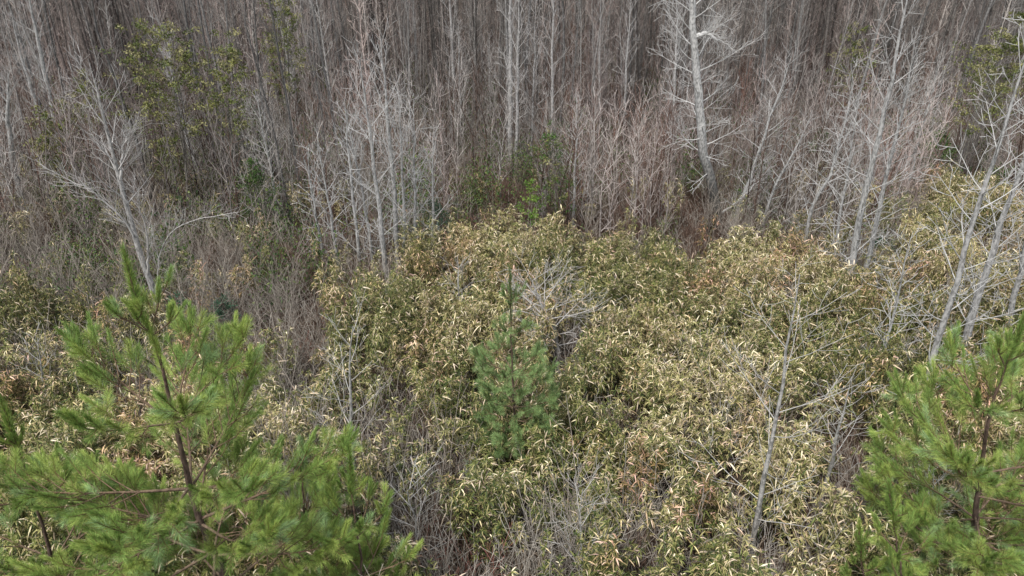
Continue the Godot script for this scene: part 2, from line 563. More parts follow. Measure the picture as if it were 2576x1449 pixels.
# ------------------------------------------------------------------ the scene
func _ready() -> void:
	rng.seed = 20417
	hills.seed = 4; hills.frequency = 0.06; hills.fractal_octaves = 2
	patchy.seed = 8; patchy.frequency = 0.22; patchy.fractal_octaves = 3
	clumpy.seed = 21; clumpy.frequency = 0.75; clumpy.fractal_octaves = 2

	mounds.seed = 33; mounds.noise_type = FastNoiseLite.TYPE_CELLULAR; mounds.frequency = 1.0; mounds.cellular_return_type = FastNoiseLite.RETURN_DISTANCE; mounds.fractal_type = FastNoiseLite.FRACTAL_NONE

	# camera, sky, sun
	var cam := Camera3D.new()
	cam.name = "camera"
	cam.position = Vector3(0, CAM_H, 0)
	cam.rotation_degrees = Vector3(-PITCH, 0, 0)
	cam.fov = rad_to_deg(2.0 * atan(CY / FOCAL))
	cam.near = 0.1
	cam.far = 900.0
	add_child(cam)
	var sky_mat := ProceduralSkyMaterial.new()
	sky_mat.sky_top_color = Color(0.81, 0.835, 0.87)
	sky_mat.sky_horizon_color = Color(0.85, 0.865, 0.885)
	sky_mat.ground_horizon_color = Color(0.55, 0.53, 0.50)
	sky_mat.ground_bottom_color = Color(0.30, 0.27, 0.24)
	var env := Environment.new()
	env.background_mode = Environment.BG_SKY
	env.sky = Sky.new()
	env.sky.sky_material = sky_mat
	env.tonemap_mode = Environment.TONE_MAPPER_LINEAR
	env.background_energy_multiplier = 0.42
	env.tonemap_exposure = 3.35
	env.sdfgi_enabled = true
	env.ssao_enabled = true
	env.ssil_enabled = true
	var we := WorldEnvironment.new()
	we.name = "environment"
	we.environment = env
	add_child(we)
	var sun := DirectionalLight3D.new()
	sun.name = "sun"
	sun.light_energy = 0.5
	sun.light_angular_distance = 10.0
	sun.light_color = Color(1.0, 0.985, 0.965)
	sun.shadow_enabled = true
	sun.rotation_degrees = Vector3(-58, -35, 0)
	add_child(sun)

	materials()
	terrain()
	regions()
	# loose tufts, narrow upright shoots, and the softer needles of the dark pines
	var lime := Color(0.41, 0.48, 0.12)
	var grass := Color(0.245, 0.365, 0.09)
	var moss := Color(0.12, 0.20, 0.05)
	M.tufts = []; M.shoots = []; M.tufts_blue = []; M.shoots_blue = []
	for k in 6: M.tufts.append(tuft_mesh(0.30, 190, M.needle, 0.17, 0.0024, 64, 24, [lime, grass, grass, moss, lime, grass][k], [grass, lime, moss, grass, moss, grass][k]))
	for k in 3: M.shoots.append(tuft_mesh(0.40, 330, M.needle, 0.125, 0.0026, 46, 14, [lime, grass, moss][k], [grass, moss, grass][k]))
	for k in 4: M.tufts_blue.append(tuft_mesh(0.28, 230, M.needle, 0.165, 0.0022, 70, 30, Color(0.24, 0.36, 0.13), [Color(0.16, 0.27, 0.105), Color(0.30, 0.42, 0.18)][k % 2]))
	M.tufts.append(tuft_mesh(0.32, 200, M.needle, 0.17, 0.0024, 58, 22, Color(0.22, 0.36, 0.14), Color(0.32, 0.45, 0.20)))
	for k in 2: M.shoots_blue.append(tuft_mesh(0.38, 230, M.needle, 0.11, 0.0022, 42, 12, Color(0.15, 0.235, 0.085), Color(0.11, 0.18, 0.075)))
	woods()
	leading_trees()
	thicket()
	brush()
	shrubs()
	pines()
	small_wood()

func terrain() -> void:
	var b := Buf.new()
	var xs := PackedFloat32Array()
	var zs := PackedFloat32Array()
	for k in 41: xs.append(signf(k - 20) * pow(absf(k - 20) / 20.0, 1.8) * 500.0)
	for k in 61: zs.append(20.0 - pow(k / 60.0, 2.0) * 620.0)
	for z in zs:
		for x in xs:
			b.v.append(Vector3(x, land(x, z), z))
			b.n.append(Vector3.UP)
			b.c.append(Color.WHITE)
	for k in 60:
		for j in 40:
			var a := k * 41 + j
			b.i.append_array([a, a + 41, a + 1, a + 1, a + 41, a + 42])
	var o := MeshInstance3D.new()
	o.name = "ground"
	o.mesh = b.mesh(M.litter)
	add_child(o)
	tag(o, "brown leaf litter forest floor under the thicket and woods", "ground", "", "structure")

func regions() -> void:
	var line := [[-300, 770], [0, 748], [150, 738], [300, 790], [480, 850], [620, 880], [760, 840], [900, 740], [1010, 655], [1100, 620], [1180, 582], [1240, 548], [1320, 575], [1400, 600], [1500, 590], [1590, 566], [1680, 610],
		[1760, 650], [1850, 600], [1960, 610], [2050, 640], [2150, 690], [2250, 630], [2300, 550], [2380, 440], [2480, 450], [2560, 500], [2900, 540]]
	for q in line:
		var g := ground(q[0], q[1], 1.7)
		cane_edge.append(Vector2(g.x, g.z))
	cane_edge.append(Vector2(40, -3))
	cane_edge.append(Vector2(-40, -3))
	for s in [[690, 790, 1.4], [850, 775, 0.7], [1000, 1080, 1.0], [1010, 1290, 1.0], [1120, 1400, 0.7], [2180, 1290, 0.75], [1985, 960, 0.45], [1762, 1060, 0.55], [1420, 830, 0.8], [1440, 920, 0.8], [1330, 1260, 0.4], [560, 900, 0.6], [2330, 1420, 0.6], [1160, 720, 0.5], [1560, 1330, 0.5], [230, 880, 0.6]]:
		var g := ground(s[0], s[1], 1.3)
		brush_spots.append([g.x, g.z, s[2], 1.0])
	# stretches where cane and brush mix
	for s in [[120, 900, 1.8], [380, 1000, 1.6], [650, 990, 1.6], [760, 1180, 1.3], [920, 930, 1.0], [1180, 1400, 1.1], [1380, 1400, 0.9], [1660, 1410, 0.7], [1960, 1400, 0.9], [2110, 1130, 1.0], [2260, 900, 1.2], [2340, 720, 1.6], [2470, 620, 1.6], [1900, 720, 1.0], [1240, 1010, 0.6], [1560, 1040, 0.7], [1680, 1200, 0.5], [700, 880, 1.6], [1100, 1180, 0.8]]:
		var g := ground(s[0], s[1], 1.3)
		brush_spots.append([g.x, g.z, s[2], 0.78])

func in_cane(x: float, z: float) -> bool:
	return Geometry2D.is_point_in_polygon(Vector2(x, z), cane_edge)

func brushy(x: float, z: float) -> float:
	var m := 0.0
	for s in brush_spots:
		m = maxf(m, s[3] * (1.0 - smoothstep(s[2] * 0.7, s[2] * 1.25, Vector2(x - s[0], z - s[1]).length())))
	return m

# bark and twig colour runs in stands: paler, darker or redder kinds grow together
func stand(p: Vector3) -> Color:
	var a := patchy.get_noise_2d(p.x * 0.4 + 300, p.z * 0.4) * 1.1 + R(-0.25, 0.25)
	var red := clampf(patchy.get_noise_2d(p.x * 0.35, p.z * 0.35 - 200) * 1.4, 0.0, 0.4)
	var v := clampf(0.92 + a, 0.55, 1.4)
	return Color(v * (1.02 + red * 0.14), v * (0.97 - red * 0.12), v * (0.93 - red * 0.12))

# ---- bare trees that fill the wood behind
func woods() -> void:
	var kinds := []
	for k in 9:
		var red := k in [3, 6]
		var st := style({"orders": 1 if k > 4 else 2, "limbs": 20 + k % 3 * 4, "cap": 0.013, "kink": 0.15, "from": [0.12, 0.22, 0.35][k % 3], "dens": 2.4, "long": R(0.07, 0.12), "low": 58.0, "high": 26.0, "tip": 0.0065, "thick": 0.45, "bark": Color(0.40, 0.385, 0.365) * [1.25, 0.7, 0.34][k % 3], "base": Color(0.30, 0.285, 0.275) * [1.0, 0.8, 0.65][k % 3], "twig": Color(0.36, 0.34, 0.325) * [1.3, 0.7, 0.36][k % 3]})
		if red: st.merge({"twig": Color(0.24, 0.18, 0.16), "bark": Color(0.33, 0.305, 0.285)}, true)
		var path := PackedVector3Array([Vector3.ZERO, Vector3(R(-0.2, 0.2), 4.5, R(-0.2, 0.2)), Vector3(R(-0.5, 0.5), 9, R(-0.5, 0.5)), Vector3(R(-0.7, 0.7), 13, R(-0.6, 0.6))])
		var made := hardwood(path, R(0.05, 0.105), st, true)
		kinds.append([made[0], made[1][0], red])
	M.kinds = kinds
	# individuals near the front of the wood
	var n := 0
	var tries := 0
	var where := []
	while n < 205 and tries < 6000:
		tries += 1
		var z := -R(27, 66)
		var x := R(-0.82, 0.82) * absf(z)
		if in_cane(x, z + 0.6) or patchy.get_noise_2d(x * 0.7, z * 0.7) < -0.22: continue
		# a few open spots the photo shows in front of the wood
		var u := x / absf(z)
		if z > -36 and u > -0.14 and u < 0.36: continue
		if z > -33 and u > -0.32: continue
		if where.any(func(q): return q.distance_to(Vector2(x, z)) < 0.75): continue
		where.append(Vector2(x, z))
		n += 1
		var kd: Array = kinds[rng.randi() % kinds.size()]
		var tone := "reddish twigged" if kd[2] else "pale grey"
		var side := "behind the mossy left trees" if u < -0.42 else ("behind the many stemmed grey clump" if u < -0.12 else ("behind the twin centre trunks" if u < 0.2 else ("behind the thick white trunk" if u < 0.42 else "behind the leaning right trees")))
		var o := thing("slender_bare_tree", "thin %s bare tree in the dense stand %s" % [tone, side], "tree", Vector3(x, land(x, z) - 0.05, z), "%s bare trees %s" % [tone, side])
		part("trunk", kd[0], o)
		part("branches", kd[1], o)
		var s := R(0.72, 1.15)
		o.transform.basis = Basis(Vector3(R(-1, 1), 0, R(-1, 1)).normalized(), R(0, 0.05)) * Basis(Vector3.UP, R(0, TAU)).scaled(Vector3(s, s * R(0.95, 1.2), s))
	# the rest, farther back
	var far_wood := thing("distant_woodland", "mass of grey bare trees receding behind the front stand", "woodland", Vector3.ZERO, "", "stuff")
	var lists := []
	for k in kinds.size(): lists.append([])
	for k in 4300:
		var z := -sqrt(R(44.0 * 44.0, 175.0 * 175.0)) if k > 900 else -R(40, 75)
		var x := R(-1, 1) * (0.88 * absf(z) + 7.0)
		var s := R(0.75, 1.25)
		lists[rng.randi() % kinds.size()].append(Transform3D(Basis(Vector3(R(-1, 1), 0, R(-1, 1)).normalized(), R(0, 0.06)) * Basis(Vector3.UP, R(0, TAU)).scaled(Vector3(s, s * R(0.95, 1.25), s)), Vector3(x, land(x, z) - 0.05, z)))
	for k in kinds.size():
		var hue := []
		for t in lists[k]: hue.append(stand(t.origin))
		scatter("trunks", kinds[k][0], lists[k], hue, far_wood)
		scatter("branches", kinds[k][1], lists[k], hue, far_wood)

# ---- trees one can tell apart, set where the photograph has them
func leading_trees() -> void:
	var white := {"fade": 4.0, "cap": 0.024, "bark": Color(0.54, 0.535, 0.52), "base": Color(0.10, 0.095, 0.09), "twig": Color(0.44, 0.425, 0.415), "limbs": 46, "from": 0.2, "dark_to": 0.22, "long": 0.15, "low": 92.0, "high": 40.0, "kink": 0.26, "lift": 0.3, "dens": 3.2, "tip": 0.005}
	var big := bare_tree("thick white barked tree with blackened foot, tallest trunk in view", [[1814, 562], [1795, 480], [1766, 370], [1757, 210], [1745, 95], [1740, 0], [1738, -330]], 26.0, white)
	own_limb(big, [[1745, 96], [1775, 84], [1806, 100], [1832, 112]], 0.10, white, 0.3)
	own_limb(big, [[1812, 540], [1838, 520], [1880, 485], [1930, 430]], 0.05, white, 0.4)
	# the tree leaning behind the left pine
	var lean := bare_tree("crooked grey tree rising behind the tall left pine", [[412, 850], [395, 770], [360, 660], [322, 530], [300, 440], [272, 330], [250, 250], [222, 150]], 16.0, {"limbs": 14, "from": 0.5, "long": 0.15, "base": Color(0.30, 0.28, 0.26)}, "", 0.9)
	own_limb(lean, [[346, 610], [300, 545], [228, 480], [130, 432]], 0.032, {}, 0.5)
	own_limb(lean, [[392, 740], [408, 620], [470, 562], [600, 535]], 0.02, {}, 0.6)
	own_limb(lean, [[304, 452], [308, 385], [318, 345], [340, 322]], 0.04, {}, -0.2)
	own_limb(lean, [[372, 690], [370, 600], [352, 520], [350, 480]], 0.04, {}, 0.8)
	# the many-stemmed clump left of centre
	var clump := {"limbs": 18, "from": 0.14, "long": 0.165, "low": 56.0, "high": 28.0, "cap": 0.014, "kink": 0.16, "bark": Color(0.43, 0.425, 0.415), "twig": Color(0.42, 0.41, 0.405), "dens": 2.7, "tip": 0.006, "thick": 0.5, "lift": 0.2}
	var list := [
		["front trunk of the many stemmed grey clump, foot in the cane", [[976, 700], [958, 560], [932, 340], [905, 150]], 14.0],
		["straightest and tallest trunk of the many stemmed grey clump", [[1000, 650], [990, 480], [972, 260], [958, 90]], 14.0],
		["slim trunk on the right side of the grey clump by blue green bush", [[1042, 650], [1045, 500], [1040, 330], [1040, 250]], 10.0],
		["outermost right trunk of the grey clump, standing before the blue green bush", [[1084, 640], [1088, 480], [1092, 330]], 9.0],
		["outermost left sapling of the grey clump with spreading twigs", [[815, 650], [790, 520], [772, 380]], 8.0],
		["left trunk of the grey clump with pale forked crown", [[852, 660], [825, 500], [800, 350]], 9.0],
		["thin grey trunk between the left sapling and the clump's front trunk", [[905, 670], [885, 480], [868, 260]], 10.0],
		["slender trunk close behind the clump's front trunk", [[940, 660], [915, 500], [880, 330], [862, 250]], 9.0],
		["slender trunk close beside the straightest trunk of the clump", [[1018, 655], [1014, 470], [1005, 240]], 10.0]]
	for t in list: bare_tree(t[0], t[1], t[2], clump, "stems of the grey clump left of centre", 0.8)
	# trunks standing in the middle
	var mid := {"limbs": 24, "from": 0.25, "long": 0.10, "high": 30.0, "low": 60.0, "cap": 0.014, "kink": 0.16, "tip": 0.006, "dens": 2.6, "thick": 0.5, "bark": Color(0.45, 0.435, 0.42), "twig": Color(0.42, 0.40, 0.39)}
	list = [
		["thicker of the twin pale trunks behind the cane bank, mottled bark", [[1284, 430], [1284, 250], [1283, 60], [1284, -160]], 15.0],
		["thinner of the twin pale trunks behind the cane bank", [[1297, 442], [1300, 300], [1304, 150], [1306, -60]], 10.0],
		["straight grey trunk left of the twins with bare lower stem", [[1149, 360], [1142, 200], [1131, 0], [1128, -120]], 11.0],
		["thin companion stem beside the straight grey trunk left of the twins", [[1160, 366], [1158, 230], [1152, 60]], 7.0],
		["grey trunk midway between the twins and the straight left trunk", [[1199, 325], [1196, 180], [1194, 30], [1192, -80]], 8.0],
		["slight grey stem just left of the twin pale trunks", [[1233, 330], [1232, 220], [1230, 90]], 7.0],
		["thin upright trunk right of the twins above the vine", [[1335, 430], [1340, 280], [1346, 120], [1348, 0]], 7.0],
		["pale trunk behind the green vine, right of the twins", [[1387, 440], [1388, 280], [1390, 120], [1392, -60]], 10.0],
		["grey stem rising from the cane beside the green vine", [[1442, 590], [1444, 470], [1450, 330], [1452, 240]], 8.0],
		["tall grey trunk in pinkish brush left of the white tree", [[1508, 370], [1508, 240], [1510, 80], [1512, -60]], 9.0],
		["forked grey trunk nearest the white tree's left side", [[1568, 400], [1572, 260], [1578, 120], [1590, -30]], 9.0],
		["dark stemmed grey trunk tight behind the white tree's left limbs", [[1690, 450], [1694, 300], [1700, 120], [1706, -60]], 10.0],
		["grey trunk above the clump's crown with bare stem", [[1052, 260], [1046, 120], [1040, 0], [1036, -90]], 9.0]]
	for t in list: bare_tree(t[0], t[1], t[2], mid, "pale trunks in the middle of the wood")
	# left edge
	list = [
		["grey forked tree at the left edge with ascending branches", [[66, 540], [38, 430], [18, 300], [22, 180]], 15.0],
		["straight pale tree behind the forked left edge tree", [[160, 440], [138, 300], [108, 160], [74, 0], [60, -80]], 13.0],
		["pale tree left of the straight pale one, crown of fine twigs", [[120, 400], [92, 260], [56, 150], [30, 40]], 11.0],
		["thin tree with bent top rising from leafy left undergrowth", [[520, 470], [470, 350], [440, 230], [415, 60]], 9.0],
		["slender grey tree behind the holly on the left", [[700, 560], [690, 470], [660, 330], [640, 220]], 8.0]]
	for t in list: bare_tree(t[0], t[1], t[2], {"limbs": 26, "from": 0.22, "long": 0.13, "cap": 0.016, "kink": 0.16, "bark": Color(0.42, 0.415, 0.40)}, "bare trees on the left")
	# right side
	var right := {"limbs": 30, "from": 0.12, "long": 0.125, "low": 76.0, "high": 38.0, "cap": 0.016, "kink": 0.17, "dens": 2.8, "tip": 0.006, "bark": Color(0.42, 0.415, 0.405), "twig": Color(0.42, 0.41, 0.40), "lift": 0.25}
	list = [
		["main silvery trunk of the right hand pair group, rising out of frame", [[2126, 790], [2160, 570], [2200, 390], [2245, 190], [2290, -60]], 17.0],
		["second silvery trunk right of the main one in the pair group", [[2158, 760], [2192, 610], [2232, 440], [2266, 290], [2300, 120]], 13.0],
		["thin silvery stem left of the pair group's main trunk", [[2096, 730], [2110, 560], [2140, 390], [2160, 250]], 9.0],
		["leaning grey sapling between the white tree and the silvery pair", [[2022, 640], [2046, 510], [2088, 440], [2118, 340], [2145, 220], [2140, 160]], 9.0],
		["curved grey sapling springing from the white tree's foot", [[1836, 556], [1892, 440], [1928, 320], [1972, 210], [1994, 130]], 10.0],
		["slanting thin sapling right of the white tree's foot", [[1914, 570], [1948, 465], [2002, 375], [2040, 290]], 8.0],
		["long pale trunk before the right pine leaning out of frame", [[2304, 1080], [2345, 900], [2392, 750], [2482, 460], [2568, 180], [2610, 40]], 15.0],
		["stout pale trunk rooted by the fallen dark log", [[2400, 950], [2432, 850], [2468, 715], [2518, 565], [2570, 425], [2640, 220]], 18.0],
		["small pale sapling standing in cane left of the long pale trunk", [[2206, 1010], [2232, 850], [2264, 724], [2290, 600]], 9.0],
		["pale trunk at the extreme right edge behind the pine", [[2530, 900], [2550, 760], [2585, 600], [2640, 380]], 14.0]]
	for t in list: bare_tree(t[0], t[1], t[2], right, "silvery bare trees on the right", 0.7)
	var back := {"limbs": 22, "from": 0.25, "long": 0.10, "cap": 0.014, "kink": 0.15}
	list = [
		["thin trunk with bare foot behind the cane at upper right", [[2272, 520], [2304, 375], [2340, 250], [2372, 110]], 8.0],
		["slim trunk passing in front of the upper right evergreen", [[2380, 260], [2396, 180], [2440, 40], [2460, -60]], 8.0],
		["tall grey trunk at the upper right behind the evergreen", [[2466, 320], [2490, 200], [2518, 90], [2540, -60]], 11.0],
		["tall grey trunk above the white tree's right branches", [[1905, 220], [1918, 90], [1926, 0], [1930, -80]], 11.0]]
	for t in list: bare_tree(t[0], t[1], t[2], back, "grey trunks at the upper right")
	# bare saplings standing in the cane
	var sap := {"limbs": 16, "from": 0.15, "long": 0.2, "cap": 0.011, "low": 68.0, "high": 42.0, "kink": 0.2, "lift": 0.3, "dens": 2.6, "tip": 0.0035, "bark": Color(0.40, 0.39, 0.37), "twig": Color(0.45, 0.43, 0.41), "called": "bare_sapling"}
	list = [
		["tallest bare sapling in the cane, pale twigs spreading near its foot", [[1902, 1360], [1917, 1210], [1938, 1115], [1962, 1020], [1970, 930], [1988, 820], [2012, 690]], 13.0],
		["shorter bare sapling with a forked top right of the tallest sapling", [[2074, 1235], [2098, 1140], [2120, 1030], [2142, 950]], 11.0],
		["grey sapling with knotty bark at the edge of the brown brush", [[890, 1190], [882, 1060], [880, 950], [888, 820]], 11.0],
		["thin dead sapling in the cane left of the centre pine", [[1158, 830], [1155, 750], [1150, 650]], 7.0],
		["thin bare sapling in cane below the centre pine's right", [[1472, 1449], [1462, 1360], [1458, 1290], [1466, 1230]], 7.0],
		["straggling bare sapling in the brush below the brown patch", [[1050, 1380], [1045, 1300], [1020, 1240], [1080, 1180]], 6.0],
		["thin bare sapling among cane at the left of the large pine", [[110, 1010], [105, 940], [95, 850]], 6.0],
		["dead grey sapling beside the small right pine", [[2338, 1330], [2345, 1250], [2350, 1170]], 7.0]]
	for t in list: bare_tree(t[0], t[1], t[2], sap, "bare saplings in the cane", 1.1)

# ---- river cane
func thicket() -> void:
	var kinds := cane_meshes()
	var spots := []
	var cell := 0.235
	var z := -5.6
	while z > -33.0:
		var half := 0.83 * -z + 6.0
		var x := -half
		while x < half:
			var px := x + R(-0.5, 0.5) * cell
			var pz := z + R(-0.5, 0.5) * cell
			x += cell
			var keep := 1.0
			if not in_cane(px, pz):
				if pz < -31.0: continue
				keep = 0.13 if px < -4.0 else (0.03 if px < 9.0 else 0.14)
				if patchy.get_noise_2d(px * 1.5 + 40, pz * 1.5) < 0.0: keep *= 0.15
			keep *= 1.0 - 0.95 * brushy(px, pz)
			var c := clumpy.get_noise_2d(px, pz)
			var e := mounds.get_noise_2d(px, pz) # -1 in the middle of a mound
			keep *= clampf(0.85 + c * 1.6, 0.1, 1.0) * (1.0 - 0.85 * smoothstep(-0.55, -0.3, e))
			c -= (e + 0.62) * 0.9
			if R(0, 1) > keep: continue
			spots.append([px, pz, c])
		z -= cell
	spots.sort_custom(func(a, b): return a[1] > b[1])
	var lists := []
	var tints := []
	for k in kinds.size():
		lists.append([]); tints.append([])
	var placed := 0
	for s in spots:
		var h: float = 0.98 + s[2] * 0.55 + patchy.get_noise_2d(s[0] * 0.9, s[1] * 0.9) * 0.3 + R(-0.1, 0.1)
		var t := Transform3D(Basis(Vector3(R(-1, 1), 0, R(-1, 1)).normalized(), R(0, 0.16)) * Basis(Vector3.UP, R(0, TAU)).scaled(Vector3(1.05, h, 1.05)), Vector3(s[0], land(s[0], s[1]), s[1]))
		# drier and greener stretches
		var dryness := 0.36 + patchy.get_noise_2d(s[0] * 0.6 - 90, s[1] * 0.6) * 1.5 + R(-0.3, 0.3) + (0.12 if s[0] > 3 else 0.0)
		var kd := 0
		var best := 9.0
		for q in 4:
			var k := rng.randi() % kinds.size()
			if absf(kinds[k][2] - dryness) < best:
				best = absf(kinds[k][2] - dryness); kd = k
		var u := absf(s[0] / s[1])
		if placed < 270 and s[1] < -7.4 and u < 0.72 + 0.0 and s[0] > -1.9 and s[0] < 7.2 and rng.randi() % 2 == 0:
			placed += 1
			var tone := "straw coloured" if kinds[kd][2] > 0.52 else "olive green"
			var spot := s[0] / -s[1] as float
			var far: bool = s[1] < -10.2
			var by := "beside the short fan shaped pine" if spot < 0.02 else ("below the slim centre pine" if spot < 0.13 else ("left of the tallest bare sapling" if spot < 0.3 else ("at the foot of the tallest bare sapling" if spot < 0.42 else "beside the small lower right pine")))
			by += ", behind the front rank" if far else ", in the front rank"
			var o := thing("cane_plant", "%s cane plant %s" % [tone, by], "cane", Vector3.ZERO, "%s cane plants %s" % [tone, by])
			o.transform = t
			part("culms", kinds[kd][0], o)
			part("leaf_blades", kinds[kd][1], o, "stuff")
			continue
		lists[kd].append(t)
		var dead := maxf(0.0, clumpy.get_noise_2d(s[0] * 0.45 + 500, s[1] * 0.45) - 0.05)
		var v := R(0.74, 1.14)
		tints[kd].append(Color(v, v * (R(0.96, 1.03) - dead * 0.4), v * (R(0.9, 1.08) - dead * 0.3)))
	var o := thing("cane_thicket", "thicket of straw and olive cane covering the clearing", "cane", Vector3.ZERO, "", "stuff")
	for k in kinds.size():
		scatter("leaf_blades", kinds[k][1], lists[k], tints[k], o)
		scatter("culms", kinds[k][0], lists[k], [], o)
	print("cane ", spots.size(), " single ", placed)

# ---- leafless brush over the forest floor
func brush() -> void:
	var kinds := [
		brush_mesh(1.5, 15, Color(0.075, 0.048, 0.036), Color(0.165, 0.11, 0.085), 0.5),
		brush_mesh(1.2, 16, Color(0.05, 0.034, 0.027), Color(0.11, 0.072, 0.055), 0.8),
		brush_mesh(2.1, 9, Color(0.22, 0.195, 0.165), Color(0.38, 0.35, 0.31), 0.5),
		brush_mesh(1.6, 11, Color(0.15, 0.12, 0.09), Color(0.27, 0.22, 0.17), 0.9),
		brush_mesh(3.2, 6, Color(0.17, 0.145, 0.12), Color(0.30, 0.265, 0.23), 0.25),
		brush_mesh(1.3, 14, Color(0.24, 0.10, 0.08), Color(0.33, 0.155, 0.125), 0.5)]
	var lists := []
	for k in kinds.size(): lists.append([])
	for n in 16000:
		var z := -R(6, 44) if n < 11600 else -sqrt(R(30.0 * 30.0, 110.0 * 110.0))
		var x := R(-1, 1) * (0.86 * absf(z) + 6.0)
		var b := brushy(x, z)
		if in_cane(x, z):
			if R(0, 1) > maxf(b * 1.4, 0.24): continue
		elif z > -30 and n < 11600 and R(0, 1) > 0.9: continue
		var k := rng.randi() % 5
		var p := patchy.get_noise_2d(x * 0.5, z * 0.5 + 70)
		if p > 0.12 and R(0, 1) < 0.5: k = 0 if R(0, 1) < 0.5 else 1
		if z < -40 and R(0, 1) < 0.4: k = 4
		if in_cane(x, z):
			k = [0, 2, 3, 1, 3, 4][rng.randi() % 6]
			if k == 4 and R(0, 1) < 0.6: k = 2
		elif z > -36 and x / absf(z) > -0.11 and x / absf(z) < 0.3 and R(0, 1) < 0.7: k = [0, 1, 1][rng.randi() % 3]
		if R(0, 1) < 0.03: k = 5
		var s := R(0.7, 1.2)
		lists[k].append(Transform3D(Basis(Vector3.UP, R(0, TAU)).scaled(Vector3(s, s * R(0.8, 1.15), s)), Vector3(x, land(x, z) - 0.03, z)))
	var o := thing("undergrowth_brush", "leafless brown and grey brush covering the forest floor", "undergrowth", Vector3.ZERO, "", "stuff")
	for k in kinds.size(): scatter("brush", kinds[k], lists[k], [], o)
	# evergreen leaves of vines and seedlings in the brush
	var gr := Buf.new()
	gr.smooth = false
	for k in 240:
		var q := Vector3(R(-0.5, 0.5), 0, R(-0.5, 0.5))
		q.y = R(0.2, 1.6) * (1.0 - q.length() * 0.6)
		var d := unit()
		gr.leaf(q, d, d.cross(unit()).normalized(), R(0.06, 0.11), R(0.03, 0.05), [Color(0.06, 0.10, 0.03), Color(0.11, 0.14, 0.04), Color(0.045, 0.075, 0.03)][k % 3] * R(0.8, 1.3))
	var gm := gr.mesh(M.leaf)
	var gw := []
	while gw.size() < 760:
		var z := -R(19, 55)
		var x := R(-0.82, 0.82) * absf(z)
		if in_cane(x, z) or patchy.get_noise_2d(x * 0.8 - 30, z * 0.8) < (-0.12 if x < 0 else 0.1): continue
		var s := R(0.5, 1.5)
		gw.append(Transform3D(Basis(Vector3.UP, R(0, TAU)).scaled(Vector3(s, s * R(0.7, 2.0), s)), Vector3(x, land(x, z), z)))
	var go := thing("green_undergrowth", "scattered green leaved vines and seedlings in the brush", "undergrowth", Vector3.ZERO, "", "stuff")
	scatter("foliage", gm, gw, [], go)
	# thin saplings crowding between the trees
	var young := thing("sapling_thicket", "crowd of thin leafless saplings between the trees", "saplings", Vector3.ZERO, "", "stuff")
	for k in 6:
		var c: Color = [Color(0.36, 0.345, 0.335), Color(0.13, 0.095, 0.08), Color(0.31, 0.285, 0.27), Color(0.40, 0.385, 0.375), Color(0.44, 0.43, 0.42), Color(0.175, 0.12, 0.10)][k]
		var st := style({"bark": c, "base": c * 0.8, "twig": c * 0.8, "limbs": 12, "from": 0.12, "long": 0.17, "low": 58.0, "high": 24.0, "tip": 0.0055, "dens": 2.6, "thick": 0.55, "orders": 1, "lift": 0.25})
		var made := hardwood(PackedVector3Array([Vector3.ZERO, Vector3(R(-0.2, 0.2), 2.2, R(-0.2, 0.2)), Vector3(R(-0.6, 0.6), 4.6, R(-0.6, 0.6))]), R(0.022, 0.035), st, true)
		var at := []
		var hue := []
		for n in 740:
			var z := -R(25.5, 62)
			var x := R(-1, 1) * (0.84 * absf(z) + 6.0)
			if in_cane(x, z + 0.8): continue
			var u := x / absf(z)
			if z > -32.5 and absf(u - 0.30) < 0.055: continue
			if z > -33.5 and u > -0.10 and u < 0.035 and R(0, 1) < 0.9: continue
			if z > -28.5 and absf(u + 0.17) < 0.06: continue
			var s := R(0.55, 1.25)
			at.append(Transform3D(Basis(Vector3(R(-1, 1), 0, R(-1, 1)).normalized(), R(0, 0.12)) * Basis(Vector3.UP, R(0, TAU)).scaled(Vector3(s, s * R(0.9, 1.2), s)), Vector3(x, land(x, z) - 0.03, z)))
		for t in at: hue.append(stand(t.origin))
		scatter("stems", made[0], at, hue, young)
		scatter("twigs", made[1][0], at, hue, young)
	# fallen leaves
	var lf := Buf.new()
	lf.smooth = false
	for k in 60:
		var d := unit()
		d.y *= 0.3
		d = d.normalized()
		lf.leaf(Vector3(R(-0.6, 0.6), R(0.01, 0.06), R(-0.6, 0.6)), d, d.cross(Vector3.UP + unit() * 0.5).normalized(), R(0.07, 0.13), R(0.05, 0.08), [Color(0.20, 0.13, 0.09), Color(0.28, 0.19, 0.13), Color(0.15, 0.10, 0.08), Color(0.34, 0.25, 0.18)][k % 4] * R(0.8, 1.2))
	var me := lf.mesh(M.leaf)
	var where := []
	for n in 3200:
		var z := -sqrt(R(36.0, 60.0 * 60.0))
		var x := R(-1, 1) * (0.85 * absf(z) + 6.0)
		var s := R(0.9, 1.5)
		where.append(Transform3D(Basis(Vector3.UP, R(0, TAU)).scaled(Vector3(s, 1, s)), Vector3(x, land(x, z), z)))
	var l := thing("fallen_leaves", "brown fallen leaves strewn over the forest floor", "leaves", Vector3.ZERO, "", "stuff")
	scatter("leaf_litter", me, where, [], l)

